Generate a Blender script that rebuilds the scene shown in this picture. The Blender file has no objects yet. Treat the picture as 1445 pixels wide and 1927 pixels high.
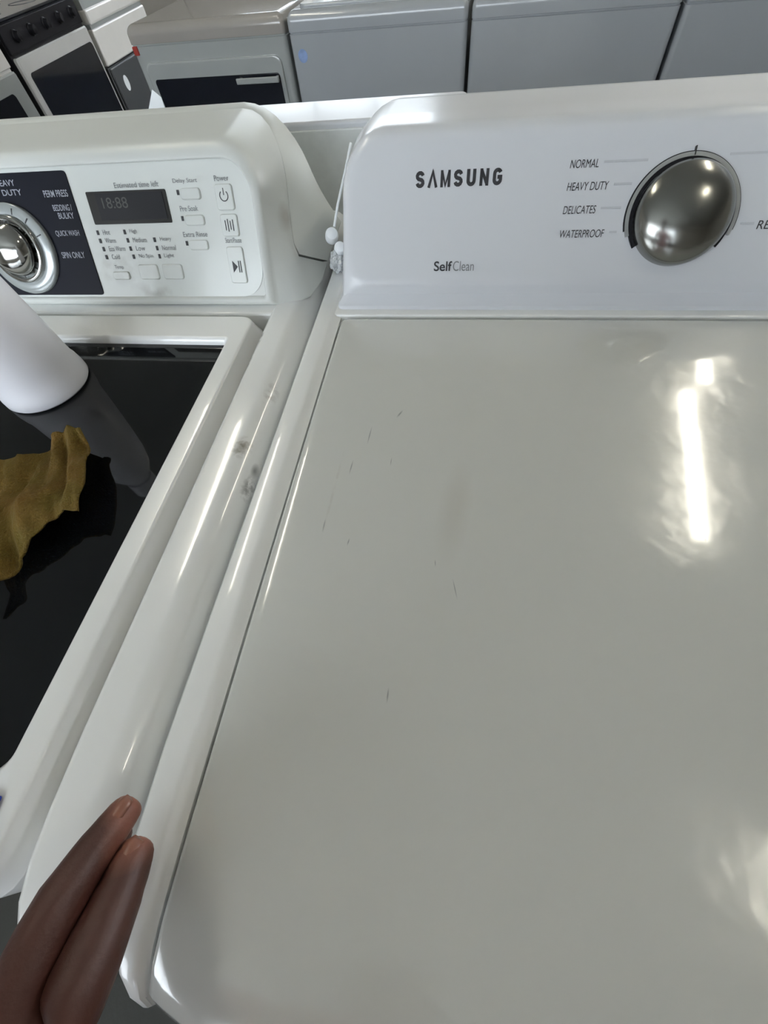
import bpy, bmesh, math, random
from mathutils import Vector, Matrix, noise

random.seed(7)
S = bpy.context.scene
C = S.collection

# ------------------------------------------------------------------ camera
# world: x right, y away from the viewer, z = 0 at the washers' deck (floor at -0.95)
FLOOR = -0.95
CEIL = 2.05
cam_d = bpy.data.cameras.new('camera')
cam = bpy.data.objects.new('camera', cam_d)
C.objects.link(cam)
R_ = Vector((0.98786966, 0.13226059, -0.08136756))
U_ = Vector((-0.07030381, 0.84814196, 0.52508341))
F_ = Vector((-0.13845908, 0.51299352, -0.84715213))
m = Matrix((R_, U_, -F_)).transposed().to_4x4()
m.translation = Vector((0.14002274, -0.37211907, 0.24198096))
cam.matrix_world = m
cam_d.sensor_fit = 'VERTICAL'
cam_d.sensor_height = 24.0
cam_d.lens = 24.0 * 779.8 / 1927.0
cam_d.clip_start = 0.01
S.camera = cam

# ------------------------------------------------------------------ view, world, large lights
S.view_settings.view_transform = 'Standard'
S.view_settings.look = 'None'
S.view_settings.gamma = 1
S.view_settings.use_curve_mapping = False
S.view_settings.exposure = 0.30

w = bpy.data.worlds.new('daylight')
S.world = w
w.use_nodes = True
bg = w.node_tree.nodes['Background']
bg.inputs[0].default_value = (0.80, 0.90, 1.0, 1)
bg.inputs[1].default_value = 3.2


def area(name, loc, aim, sx, sy, power, col):
    d = bpy.data.lights.new(name, 'AREA')
    d.shape = 'RECTANGLE'
    d.size, d.size_y, d.energy, d.color = sx, sy, power, col
    o = bpy.data.objects.new(name, d)
    C.objects.link(o)
    o.location = loc
    o.rotation_euler = (Vector(aim) - Vector(loc)).to_track_quat('-Z', 'Y').to_euler()
    return o


area('daylight_back', (-1.4, 6.60, 1.12), (-1.0, 0, 0.3), 2.2, 1.0, 14, (0.86, 0.94, 1.0))
area('daylight_front', (-1.2, -3.30, 1.05), (0.0, 0.5, 0.2), 3.8, 1.3, 62, (0.88, 0.94, 1.0))
area('added_fill_right', (4.75, 4.0, 0.95), (0, 3.2, 0), 2.8, 1.2, 120, (0.95, 0.97, 1.0))  # added fill from the right, brightens the far white range


# ------------------------------------------------------------------ materials
def mat(name, col, rough=0.3, metal=0.0, coat=0.0, vary=0.06, vscale=9.0, bump=0.0, bscale=60.0,
        marks=None, trans=0.0, spec=None, ior=None, col2=None):
    M = bpy.data.materials.new(name)
    M.use_nodes = True
    nt = M.node_tree
    b = nt.nodes['Principled BSDF']
    b.inputs['Roughness'].default_value = rough
    b.inputs['Metallic'].default_value = metal
    b.inputs['Coat Weight'].default_value = coat
    b.inputs['Coat Roughness'].default_value = 0.06
    b.inputs['Transmission Weight'].default_value = trans
    if spec is not None:
        b.inputs['Specular IOR Level'].default_value = spec
    if ior:
        b.inputs['IOR'].default_value = ior
    tc = nt.nodes.new('ShaderNodeTexCoord')
    col2 = col2 or tuple(min(1, x * (1 + vary)) for x in col)
    n = nt.nodes.new('ShaderNodeTexNoise')
    n.inputs['Scale'].default_value = vscale
    n.inputs['Detail'].default_value = 5
    nt.links.new(tc.outputs['Object'], n.inputs['Vector'])
    mx = nt.nodes.new('ShaderNodeMix')
    mx.data_type = 'RGBA'
    c = Vector(col[:3])
    mx.inputs[6].default_value = (*(c * (1 - vary)), 1)
    mx.inputs[7].default_value = (*col2, 1)
    nt.links.new(n.outputs['Fac'], mx.inputs[0])
    out = mx.outputs[2]
    for (mcol, strength, items) in (marks or []):
        # smudges, scratches and grime with a shape of their own: (x, y, z, rx, ry, rz, angle)
        for (x, y, z, rx, ry, rz, ang, ragged) in items:
            mp = nt.nodes.new('ShaderNodeMapping')
            mp.vector_type = 'TEXTURE'
            mp.inputs['Location'].default_value = (x, y, z)
            mp.inputs['Rotation'].default_value = (0, 0, ang)
            mp.inputs['Scale'].default_value = (rx, ry, rz)
            nt.links.new(tc.outputs['Object'], mp.inputs['Vector'])
            ln = nt.nodes.new('ShaderNodeVectorMath')
            ln.operation = 'LENGTH'
            nt.links.new(mp.outputs[0], ln.inputs[0])
            mr = nt.nodes.new('ShaderNodeMapRange')
            mr.inputs['From Min'].default_value = 0.25
            mr.inputs['From Max'].default_value = 1.0
            mr.inputs['To Min'].default_value = strength
            mr.inputs['To Max'].default_value = 0
            nt.links.new(ln.outputs['Value'], mr.inputs['Value'])
            fac = mr.outputs[0]
            if ragged:
                n2 = nt.nodes.new('ShaderNodeTexNoise')
                n2.inputs['Scale'].default_value = ragged
                nt.links.new(tc.outputs['Object'], n2.inputs['Vector'])
                r2 = nt.nodes.new('ShaderNodeMapRange')
                r2.inputs['From Min'].default_value = 0.4
                r2.inputs['From Max'].default_value = 0.62
                nt.links.new(n2.outputs['Fac'], r2.inputs['Value'])
                ml = nt.nodes.new('ShaderNodeMath')
                ml.operation = 'MULTIPLY'
                nt.links.new(fac, ml.inputs[0])
                nt.links.new(r2.outputs[0], ml.inputs[1])
                fac = ml.outputs[0]
            m2 = nt.nodes.new('ShaderNodeMix')
            m2.data_type = 'RGBA'
            nt.links.new(fac, m2.inputs[0])
            nt.links.new(out, m2.inputs[6])
            m2.inputs[7].default_value = (*mcol, 1)
            out = m2.outputs[2]
    nt.links.new(out, b.inputs['Base Color'])
    if bump:
        nb = nt.nodes.new('ShaderNodeTexNoise')
        nb.inputs['Scale'].default_value = bscale
        nb.inputs['Detail'].default_value = 4
        nt.links.new(tc.outputs['Object'], nb.inputs['Vector'])
        bp = nt.nodes.new('ShaderNodeBump')
        bp.inputs['Strength'].default_value = bump
        bp.inputs['Distance'].default_value = 0.01
        nt.links.new(nb.outputs['Fac'], bp.inputs['Height'])
        nt.links.new(bp.outputs[0], b.inputs['Normal'])
    return M


def glow(name, col, strength):
    M = mat(name, col, 0.4)
    b = M.node_tree.nodes['Principled BSDF']
    b.inputs['Emission Color'].default_value = (*col, 1)
    b.inputs['Emission Strength'].default_value = strength
    return M


ENAMEL = (0.84, 0.85, 0.835)
BX, BY = 0.32, -0.15          # base of the right washer
LX, LY = -0.326, -0.15        # base of the left washer
dark = (0.06, 0.06, 0.055)
D2 = 0.95                      # local z of the deck

m_enamel = mat('white_enamel', ENAMEL, 0.28, coat=0.6, vary=0.02)
m_plastic = mat('white_plastic', (0.69, 0.71, 0.74), 0.26, coat=0.1, vary=0.015, spec=0.32)
m_plastic_l = mat('off_white_plastic', (0.66, 0.68, 0.65), 0.36, coat=0.0, spec=0.35, vary=0.02, marks=[
    ((0.30, 0.26, 0.22), 0.45, [(0.292, 0.225, D2 + 0.055, 0.008, 0.02, 0.014, 0, 0)])])
m_face_l = mat('panel_plastic', (0.70, 0.73, 0.70), 0.35, coat=0.2, vary=0.02, marks=[
    ((0.28, 0.27, 0.24), 0.55, [(0.15, 0.175, D2 + 0.012, 0.035, 0.02, 0.010, 0, 60)]),
    ((0.35, 0.35, 0.30), 0.35, [(0.115, 0.19, D2 + 0.03, 0.05, 0.03, 0.02, 0, 90)])])
SC = [(0.32, 0.33, 0.33), 0.75]
m_lid = mat('lid_enamel', (0.63, 0.64, 0.61), 0.16, coat=0.8, vary=0.02, vscale=5, bump=0.16, bscale=14, marks=[
    ((0.30, 0.31, 0.31), 0.85, [
        (-0.2190, 0.0170, D2, 0.0010, 0.0050, 0.02, -0.45, 0),
        (-0.2400, -0.0070, D2, 0.0006, 0.0100, 0.02, -0.05, 0),
        (-0.2490, -0.0390, D2, 0.0006, 0.0075, 0.02, -0.05, 0),
        (-0.2200, -0.0320, D2, 0.0004, 0.0045, 0.02, 0.0, 0),
        (-0.2400, -0.1010, D2, 0.0006, 0.0030, 0.02, -0.1, 0),
        (-0.2590, -0.0900, D2, 0.0006, 0.0060, 0.02, 0.0, 0),
        (-0.2020, -0.1910, D2, 0.0006, 0.0042, 0.02, 0.0, 0),
        (-0.1690, -0.1270, D2, 0.0004, 0.0075, 0.02, 0.25, 0),
        (-0.1820, -0.1110, D2, 0.0004, 0.0028, 0.02, 0.1, 0),
        (-0.0190, -0.0800, D2, 0.0009, 0.0020, 0.02, -0.2, 0)]),
    ((0.48, 0.46, 0.42), 0.30, [
        (-0.2580, -0.062, D2, 0.0014, 0.045, 0.02, -0.02, 130),
        (-0.1720, -0.070, D2, 0.012, 0.045, 0.02, -0.1, 0)])])
m_shoulder = mat('shoulder_enamel', ENAMEL, 0.22, coat=0.7, vary=0.02, marks=[
    ((0.25, 0.23, 0.17), 0.60, [(0.3045, -0.024, D2, 0.0085, 0.0130, 0.03, -0.1, 260),
                                (0.3045, -0.024, D2, 0.0052, 0.0085, 0.03, -0.1, 0)]),
    ((0.12, 0.12, 0.12), 0.7, [(0.3165, -0.039, D2, 0.0022, 0.008, 0.05, 0.0, 0),
                               (0.3165, -0.056, D2, 0.0042, 0.014, 0.05, 0.0, 260)]),
    ((0.30, 0.27, 0.24), 0.5, [(0.3100, 0.040, D2, 0.006, 0.016, 0.05, 0.0, 150)]),
    ((0.10, 0.085, 0.07), 0.9, [(0.2785, 0.115, D2, 0.004, 0.022, 0.05, 0, 120),
                                (0.2785, 0.080, D2, 0.003, 0.018, 0.05, 0, 160)])])
m_groove = mat('groove_plastic', (0.12, 0.115, 0.11), 0.6, vary=0.2)
m_black = mat('black_plastic', (0.010, 0.010, 0.013), 0.4, spec=0.25)
m_navy = mat('dark_navy_panel', (0.006, 0.007, 0.014), 0.45, spec=0.15)
m_glass_lid = mat('black_tinted_glass', (0.004, 0.005, 0.006), 0.04, coat=0.0, spec=0.38)
m_glass_oven = mat('oven_black_glass', (0.010, 0.012, 0.018), 0.06, coat=0.3)
m_screen = mat('display_window', (0.025, 0.024, 0.022), 0.3, spec=0.2)
m_chrome = mat('polished_chrome', (0.42, 0.42, 0.40), 0.12, metal=1)
m_knob = mat('smoked_chrome', (0.29, 0.29, 0.27), 0.2, metal=1)
m_ring = mat('satin_silver', (0.50, 0.52, 0.52), 0.3, metal=0.7)
m_bright = mat('bright_door_trim', (0.74, 0.74, 0.72), 0.25, metal=0.4, coat=0.5)
m_dial = mat('grey_translucent_dial', (0.42, 0.45, 0.45), 0.22, metal=0.3, coat=0.5)
m_ink = mat('black_print', (0.035, 0.035, 0.04), 0.5)
m_inkg = mat('grey_print', (0.22, 0.23, 0.24), 0.5)
m_inkl = mat('pale_grey_print', (0.55, 0.57, 0.60), 0.45)
m_inkw = mat('white_print', (0.34, 0.36, 0.42), 0.5)
m_steel = mat('galvanised_steel', (0.80, 0.83, 0.82), 0.35, metal=0.2, vary=0.15, vscale=40)
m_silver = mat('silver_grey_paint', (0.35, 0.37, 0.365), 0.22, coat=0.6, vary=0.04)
m_shaded_white = mat('shaded_white_enamel', (0.37, 0.395, 0.42), 0.25, coat=0.6, vary=0.03)  # white enamel greyed: the aisle's shade is put into its base colour
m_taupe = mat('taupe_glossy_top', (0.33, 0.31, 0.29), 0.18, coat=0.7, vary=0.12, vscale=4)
m_rangew = mat('range_white', (0.82, 0.80, 0.76), 0.15, coat=0.8)
m_darkgrey = mat('dark_grey_front', (0.07, 0.075, 0.08), 0.4)
m_blue = mat('blue_tape', (0.03, 0.06, 0.42), 0.6)
m_bottle = mat('white_bottle_plastic', (0.86, 0.86, 0.90), 0.35, coat=0.1, vary=0.01)
m_rag = mat('mustard_cloth', (0.30, 0.12, 0.010), 0.95, vary=0.3, vscale=34, bump=0.6, bscale=700, col2=(0.15, 0.13, 0.018))
m_skin = mat('brown_skin', (0.068, 0.022, 0.014), 0.5, vary=0.22, vscale=50, bump=0.06, bscale=500, marks=[
    ((0.34, 0.13, 0.085), 0.75, [(-0.0055, 0.1000, 0.030, 0.010, 0.013, 0.02, 0.2, 0),
                                 (0.0030, 0.0880, 0.030, 0.011, 0.015, 0.02, 0.1, 0)])])
m_eye = mat('eye_brown', (0.03, 0.015, 0.01), 0.15, coat=0.5)
m_lips = mat('lips', (0.12, 0.035, 0.03), 0.4)
m_shirt = mat('pink_cotton', (0.42, 0.25, 0.26), 0.9, vary=0.1)
m_trousers = mat('black_cotton', (0.02, 0.02, 0.025), 0.9)
m_nail = mat('fingernail', (0.24, 0.10, 0.065), 0.3, vary=0.05)
m_bag = mat('clear_plastic_film', (0.9, 0.93, 0.95), 0.1, trans=0.55, ior=1.3, coat=0.5)
m_paper = mat('white_paper', (0.85, 0.88, 0.9), 0.6)
m_red = mat('red_plastic', (0.35, 0.03, 0.02), 0.5)
m_floor = mat('worn_concrete', (0.024, 0.024, 0.019), 0.75, vary=0.3, vscale=3, bump=0.1)
m_wall = mat('painted_wall', (0.52, 0.49, 0.44), 0.7, vary=0.05, vscale=2)
m_ceil = mat('ceiling_board', (0.50, 0.50, 0.47), 0.8, vary=0.06, vscale=2)
m_frame = mat('window_frame_paint', (0.30, 0.32, 0.33), 0.5)
m_pane = mat('window_glass', (1, 1, 1), 0.0, trans=1.0, ior=1.02, vary=0)
m_tube = glow('fluorescent_tube', (1.0, 0.95, 0.82), 21.0)
m_tubew = mat('fixture_white', (0.7, 0.7, 0.66), 0.5)


# ------------------------------------------------------------------ builders
def root(name, loc, label, cat, group=None):
    o = bpy.data.objects.new(name, None)
    C.objects.link(o)
    o.location = loc
    o.empty_display_size = 0.05
    o['label'], o['category'] = label, cat
    if group:
        o['group'] = group
    return o


ORG = {}


def origin(par):
    v = Vector((0, 0, 0))
    while par is not None:
        v += par.location
        par = par.parent
    return v


def link(name, me, material, parent=None, smooth=True, sharp=35):
    """mesh data in world coordinates -> one object, parented, own origin at the parent's"""
    o = bpy.data.objects.new(name, me)
    C.objects.link(o)
    if parent is not None:
        o.parent = parent
        me.transform(Matrix.Translation(-origin(parent)))
    if not me.materials:
        me.materials.append(material)
    if smooth:
        for p in me.polygons:
            p.use_smooth = True
        me.set_sharp_from_angle(angle=math.radians(sharp))
        if sharp < 90:
            wn = o.modifiers.new('even_shading', 'WEIGHTED_NORMAL')
            wn.keep_sharp = True
            wn.weight = 80
    return o


def mesh_of(bm, name='m'):
    bmesh.ops.recalc_face_normals(bm, faces=bm.faces)
    me = bpy.data.meshes.new(name)
    bm.to_mesh(me)
    bm.free()
    return me


def thing(name, bm, material, label, cat, group=None, sharp=35):
    """a top-level thing that is one mesh, origin at its base centre"""
    me = mesh_of(bm, name)
    xs = [v.co.x for v in me.vertices]; ys = [v.co.y for v in me.vertices]; zs = [v.co.z for v in me.vertices]
    c = Vector(((min(xs) + max(xs)) / 2, (min(ys) + max(ys)) / 2, min(zs)))
    me.transform(Matrix.Translation(-c))
    o = link(name, me, material, None, sharp=sharp)
    o.location = c
    o['label'], o['category'] = label, cat
    if group:
        o['group'] = group
    return o


def structure(name, bm, material, smooth=False):
    o = link(name, mesh_of(bm, name), material, None, smooth)
    o['kind'] = 'structure'
    return o


def loft(bm, loops, cap0=True, cap1=True, closed=True):
    rows = [[bm.verts.new(p) for p in L] for L in loops]
    n = len(rows[0])
    for a, b in zip(rows, rows[1:]):
        for i in range(n if closed else n - 1):
            j = (i + 1) % n
            bm.faces.new((a[i], a[j], b[j], b[i]))
    if cap0:
        bm.faces.new(rows[0])
    if cap1:
        bm.faces.new(rows[-1])
    return rows


def rrect(x0, x1, y0, y1, r, z, n=6, rr=None):
    """rounded rectangle loop in a z plane; rr = radii of (x1y1, x0y1, x0y0, x1y0)"""
    R = rr or (r, r, r, r)
    pts = []
    for (cx, cy, a0, q) in ((x1 - R[0], y1 - R[0], 0, R[0]), (x0 + R[1], y1 - R[1], 90, R[1]),
                            (x0 + R[2], y0 + R[2], 180, R[2]), (x1 - R[3], y0 + R[3], 270, R[3])):
        for k in range(n + 1):
            a = math.radians(a0 + 90 * k / n)
            pts.append(Vector((cx + q * math.cos(a), cy + q * math.sin(a), z)))
    return pts


def box(bm, x0, x1, y0, y1, z0, z1, bev=0.0, seg=3):
    vs = [bm.verts.new((x, y, z)) for z in (z0, z1) for y in (y0, y1) for x in (x0, x1)]
    fs = [(0, 1, 3, 2), (4, 6, 7, 5), (0, 4, 5, 1), (1, 5, 7, 3), (3, 7, 6, 2), (2, 6, 4, 0)]
    faces = [bm.faces.new([vs[i] for i in f]) for f in fs]
    bmesh.ops.recalc_face_normals(bm, faces=faces)
    if bev:
        es = list({e for f in faces for e in f.edges})
        bmesh.ops.bevel(bm, geom=es, offset=bev, segments=seg, profile=0.5, affect='EDGES')


def rounded_slab(bm, x0, x1, y0, y1, z0, z1, rc, rt, n=5, dome=0.0):
    """slab with rounded plan corners and rounded top edge"""
    loops = [rrect(x0, x1, y0, y1, rc, z0)]
    for k in range(n + 1):
        a = math.pi / 2 * k / n
        i = rt * (1 - math.cos(a))
        loops.append(rrect(x0 + i, x1 - i, y0 + i, y1 - i, max(rc - i, 0.0005), z1 - rt + rt * math.sin(a)))
    loft(bm, loops)


def tube(bm, pts, r, n=10, cap=True):
    pts = [Vector(p) for p in pts]
    loops = []
    rad = r if isinstance(r, (list, tuple)) else [r] * len(pts)
    up = Vector((0.13, 0.21, 0.97))
    for i, p in enumerate(pts):
        t = (pts[min(i + 1, len(pts) - 1)] - pts[max(i - 1, 0)]).normalized()
        a = t.cross(up).normalized()
        b = t.cross(a)
        loops.append([p + rad[i] * (math.cos(2 * math.pi * k / n) * a + math.sin(2 * math.pi * k / n) * b) for k in range(n)])
    loft(bm, loops, cap, cap)


def lathe(bm, prof, frame, n=48):
    """profile (radius, height) turned about the z axis of the 4x4 frame"""
    rows = []
    for (r, h) in prof:
        rows.append([bm.verts.new(frame @ Vector((max(r, 1e-5) * math.cos(2 * math.pi * k / n), max(r, 1e-5) * math.sin(2 * math.pi * k / n), h))) for k in range(n)])
    for a, b in zip(rows, rows[1:]):
        for i in range(n):
            bm.faces.new((a[i], a[(i + 1) % n], b[(i + 1) % n], b[i]))
    bm.faces.new(rows[0]); bm.faces.new(rows[-1])


def frame_on(O, ev, u, v, d=0.0):
    """4x4 frame on a tilted panel: x along the panel, y up the panel, z out of it"""
    ex = Vector((1, 0, 0)); ev = Vector(ev).normalized(); n = ex.cross(ev)
    p = Vector(O) + ex * u + ev * v + n * d
    M_ = Matrix((ex, ev, n)).transposed().to_4x4()
    M_.translation = p
    return M_


def arc_ring(bm, fr, r0, r1, a0, a1, h, n=48):
    """flat raised arc band between two angles (degrees)"""
    L = []
    for k in range(n + 1):
        a = math.radians(a0 + (a1 - a0) * k / n)
        c, s = math.cos(a), math.sin(a)
        L.append([fr @ Vector((r0 * c, r0 * s, 0)), fr @ Vector((r1 * c, r1 * s, 0)),
                  fr @ Vector((r1 * c, r1 * s, h)), fr @ Vector((r0 * c, r0 * s, h))])
    loft(bm, L, abs(a1 - a0) < 359, abs(a1 - a0) < 359)


def panel_box(bm, fr, u0, u1, v0, v1, h, r=0.0, n=4, ins=0.0):
    def lp(i, z):
        if r:
            return [fr @ p for p in rrect(u0 + i, u1 - i, v0 + i, v1 - i, max(r - i, 0.0003), z, n)]
        return [fr @ Vector(p) for p in ((u0 + i, v0 + i, z), (u1 - i, v0 + i, z), (u1 - i, v1 - i, z), (u0 + i, v1 - i, z))]
    L = [lp(0, 0), lp(0, h - ins)]
    if ins:
        L.append(lp(ins, h))
    loft(bm, L)


def word(name, s, fr, u0, u1, v0, v1, material, parent, bold=0.0, shear=0.0, label=None):
    cu = bpy.data.curves.new('t', 'FONT')
    cu.body = s
    cu.size = 1
    cu.extrude = 0.0
    cu.offset = bold
    cu.shear = shear
    ob = bpy.data.objects.new('t', cu)
    C.objects.link(ob)
    dg = bpy.context.evaluated_depsgraph_get()
    me = bpy.data.meshes.new_from_object(ob.evaluated_get(dg))
    bpy.data.objects.remove(ob)
    bpy.data.curves.remove(cu)
    xs = [v.co.x for v in me.vertices]; ys = [v.co.y for v in me.vertices]
    sx = (u1 - u0) / (max(xs) - min(xs)); sy = (v1 - v0) / (max(ys) - min(ys))
    x0, y0 = min(xs), min(ys)
    for v in me.vertices:
        v.co = fr @ Vector((u0 + (v.co.x - x0) * sx, v0 + (v.co.y - y0) * sy, 0.0004))
    o = link(name, me, material, parent, smooth=False)
    if label:
        o['label'] = label
    return o


def cabinet(bm, x0, x1, y0, y1, z1, rc, rt, opening=None, depth=0.02, n=7, orc=0.02):
    """steel cabinet: straight walls, rounded shoulder, recessed lid opening"""
    loops = [rrect(x0, x1, y0, y1, rc, FLOOR + 0.03), rrect(x0, x1, y0, y1, rc, z1 - rt)]
    for k in range(1, n + 1):
        a = math.pi / 2 * k / n
        i = rt * (1 - math.cos(a))
        loops.append(rrect(x0 + i, x1 - i, y0 + i, y1 - i, max(rc - i * 0.8, 0.002), z1 - rt + rt * math.sin(a)))
    if opening:
        a0, a1, b0, b1 = opening
        loops.append(rrect(a0 - 0.002, a1 + 0.002, b0 - 0.002, b1 + 0.002, orc, z1))
        loops.append(rrect(a0, a1, b0, b1, orc, z1 - 0.002))
        loops.append(rrect(a0, a1, b0, b1, orc, z1 - depth))
    loft(bm, loops)


def feet(par, x0, x1, y0, y1):
    for x in (x0 + 0.05, x1 - 0.05):
        for y in (y0 + 0.05, y1 - 0.05):
            b = bmesh.new()
            lathe(b, [(0.02, FLOOR), (0.022, FLOOR + 0.01), (0.012, FLOOR + 0.014), (0.012, FLOOR + 0.035)], Matrix.Translation((x, y, 0)), 16)
            link('foot', mesh_of(b), m_black, par)


def arch(xl, xr, zb, zt, rt, rb, flare, zref, plane, n=7):
    """closed outline of a console cross-section; plane(z) gives y"""
    pts = []
    def add(x, z, side):
        f = flare * max(0.0, 1 - z / zref) ** 2.2
        pts.append(Vector((x + side * f, plane(z), z)))
    for k in range(n + 1):
        a = math.radians(-90 + 90 * k / n); add(xr - rb + rb * math.cos(a), zb + rb + rb * math.sin(a), 1)
    for k in range(1, 7):
        t = k / 7; add(xr, (zb + rb) * (1 - t) + (zt - rt) * t, 1)
    for k in range(n + 1):
        a = math.radians(90 * k / n); add(xr - rt + rt * math.cos(a), zt - rt + rt * math.sin(a), 1)
    for k in range(n + 1):
        a = math.radians(90 + 90 * k / n); add(xl + rt + rt * math.cos(a), zt - rt + rt * math.sin(a), -1)
    for k in range(1, 7):
        t = k / 7; add(xl, (zt - rt) * (1 - t) + (zb + rb) * t, -1)
    for k in range(n + 1):
        a = math.radians(180 + 90 * k / n); add(xl + rb + rb * math.cos(a), zb + rb + rb * math.sin(a), -1)
    return pts


# ------------------------------------------------------------------ the room
X0, X1, Y0, Y1 = -4.2, 4.6, -3.2, 6.4
b = bmesh.new(); box(b, X0, X1, Y0, Y1, FLOOR - 0.1, FLOOR); structure('floor', b, m_floor)
b = bmesh.new(); box(b, X0, X1, Y0, Y1, CEIL, CEIL + 0.1); structure('ceiling', b, m_ceil)


box_ = box


def wall_with_hole(name, axis, at, a0, a1, h0, h1, z0, z1):
    b = bmesh.new()
    t = 0.12
    lo, hi = (X0, X1) if axis == 'y' else (Y0, Y1)
    for (p, q, r, s) in ((lo, a0, FLOOR, CEIL), (a1, hi, FLOOR, CEIL), (a0, a1, FLOOR, z0), (a0, a1, z1, CEIL)):
        if axis == 'y':
            box(b, p, q, at, at + t, r, s)
        else:
            box(b, at, at + t, p, q, r, s)
    structure(name, b, m_wall)


wall_with_hole('wall_back', 'y', Y1, -2.55, -0.25, 0, 0, 0.58, 1.66)
wall_with_hole('wall_front', 'y', Y0 - 0.12, -3.2, 0.8, 0, 0, 0.35, 1.75)
b = bmesh.new(); box(b, X0 - 0.12, X0, Y0, Y1, FLOOR, CEIL); structure('wall_left', b, m_wall)
wall_with_hole('wall_right', 'x', X1, 2.5, 5.5, 0, 0, 0.30, 1.60)


def window(name, x0, x1, z0, z1, y, nx, turn=False):
    def box(bm, a, c, d, e, h, k):
        if turn:
            box_(bm, d, e, a, c, h, k)
        else:
            box_(bm, a, c, d, e, h, k)
    b = bmesh.new()
    f = 0.05
    for k in range(nx + 1):
        xx = x0 + (x1 - x0 - f) * k / nx
        box(b, xx, xx + f, y, y + 0.06, z0, z1)
    for zz in (z0, z1 - f):
        box(b, x0, x1, y, y + 0.06, zz, zz + f)
    fr = structure(name, b, m_frame)
    b = bmesh.new()
    box(b, x0, x1, y + 0.025, y + 0.031, z0, z1)
    p = link('pane', mesh_of(b), m_pane, fr, smooth=False)


window('window_1', -2.55, -0.25, 0.58, 1.66, Y1 + 0.03, 3)
window('added_window_right', 2.5, 5.5, 0.30, 1.60, X1 + 0.03, 3, True)  # added, unseen window, put in to let more light onto the white range
window('window_2', -3.2, 0.8, 0.35, 1.75, Y0 - 0.09, 3)


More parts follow.
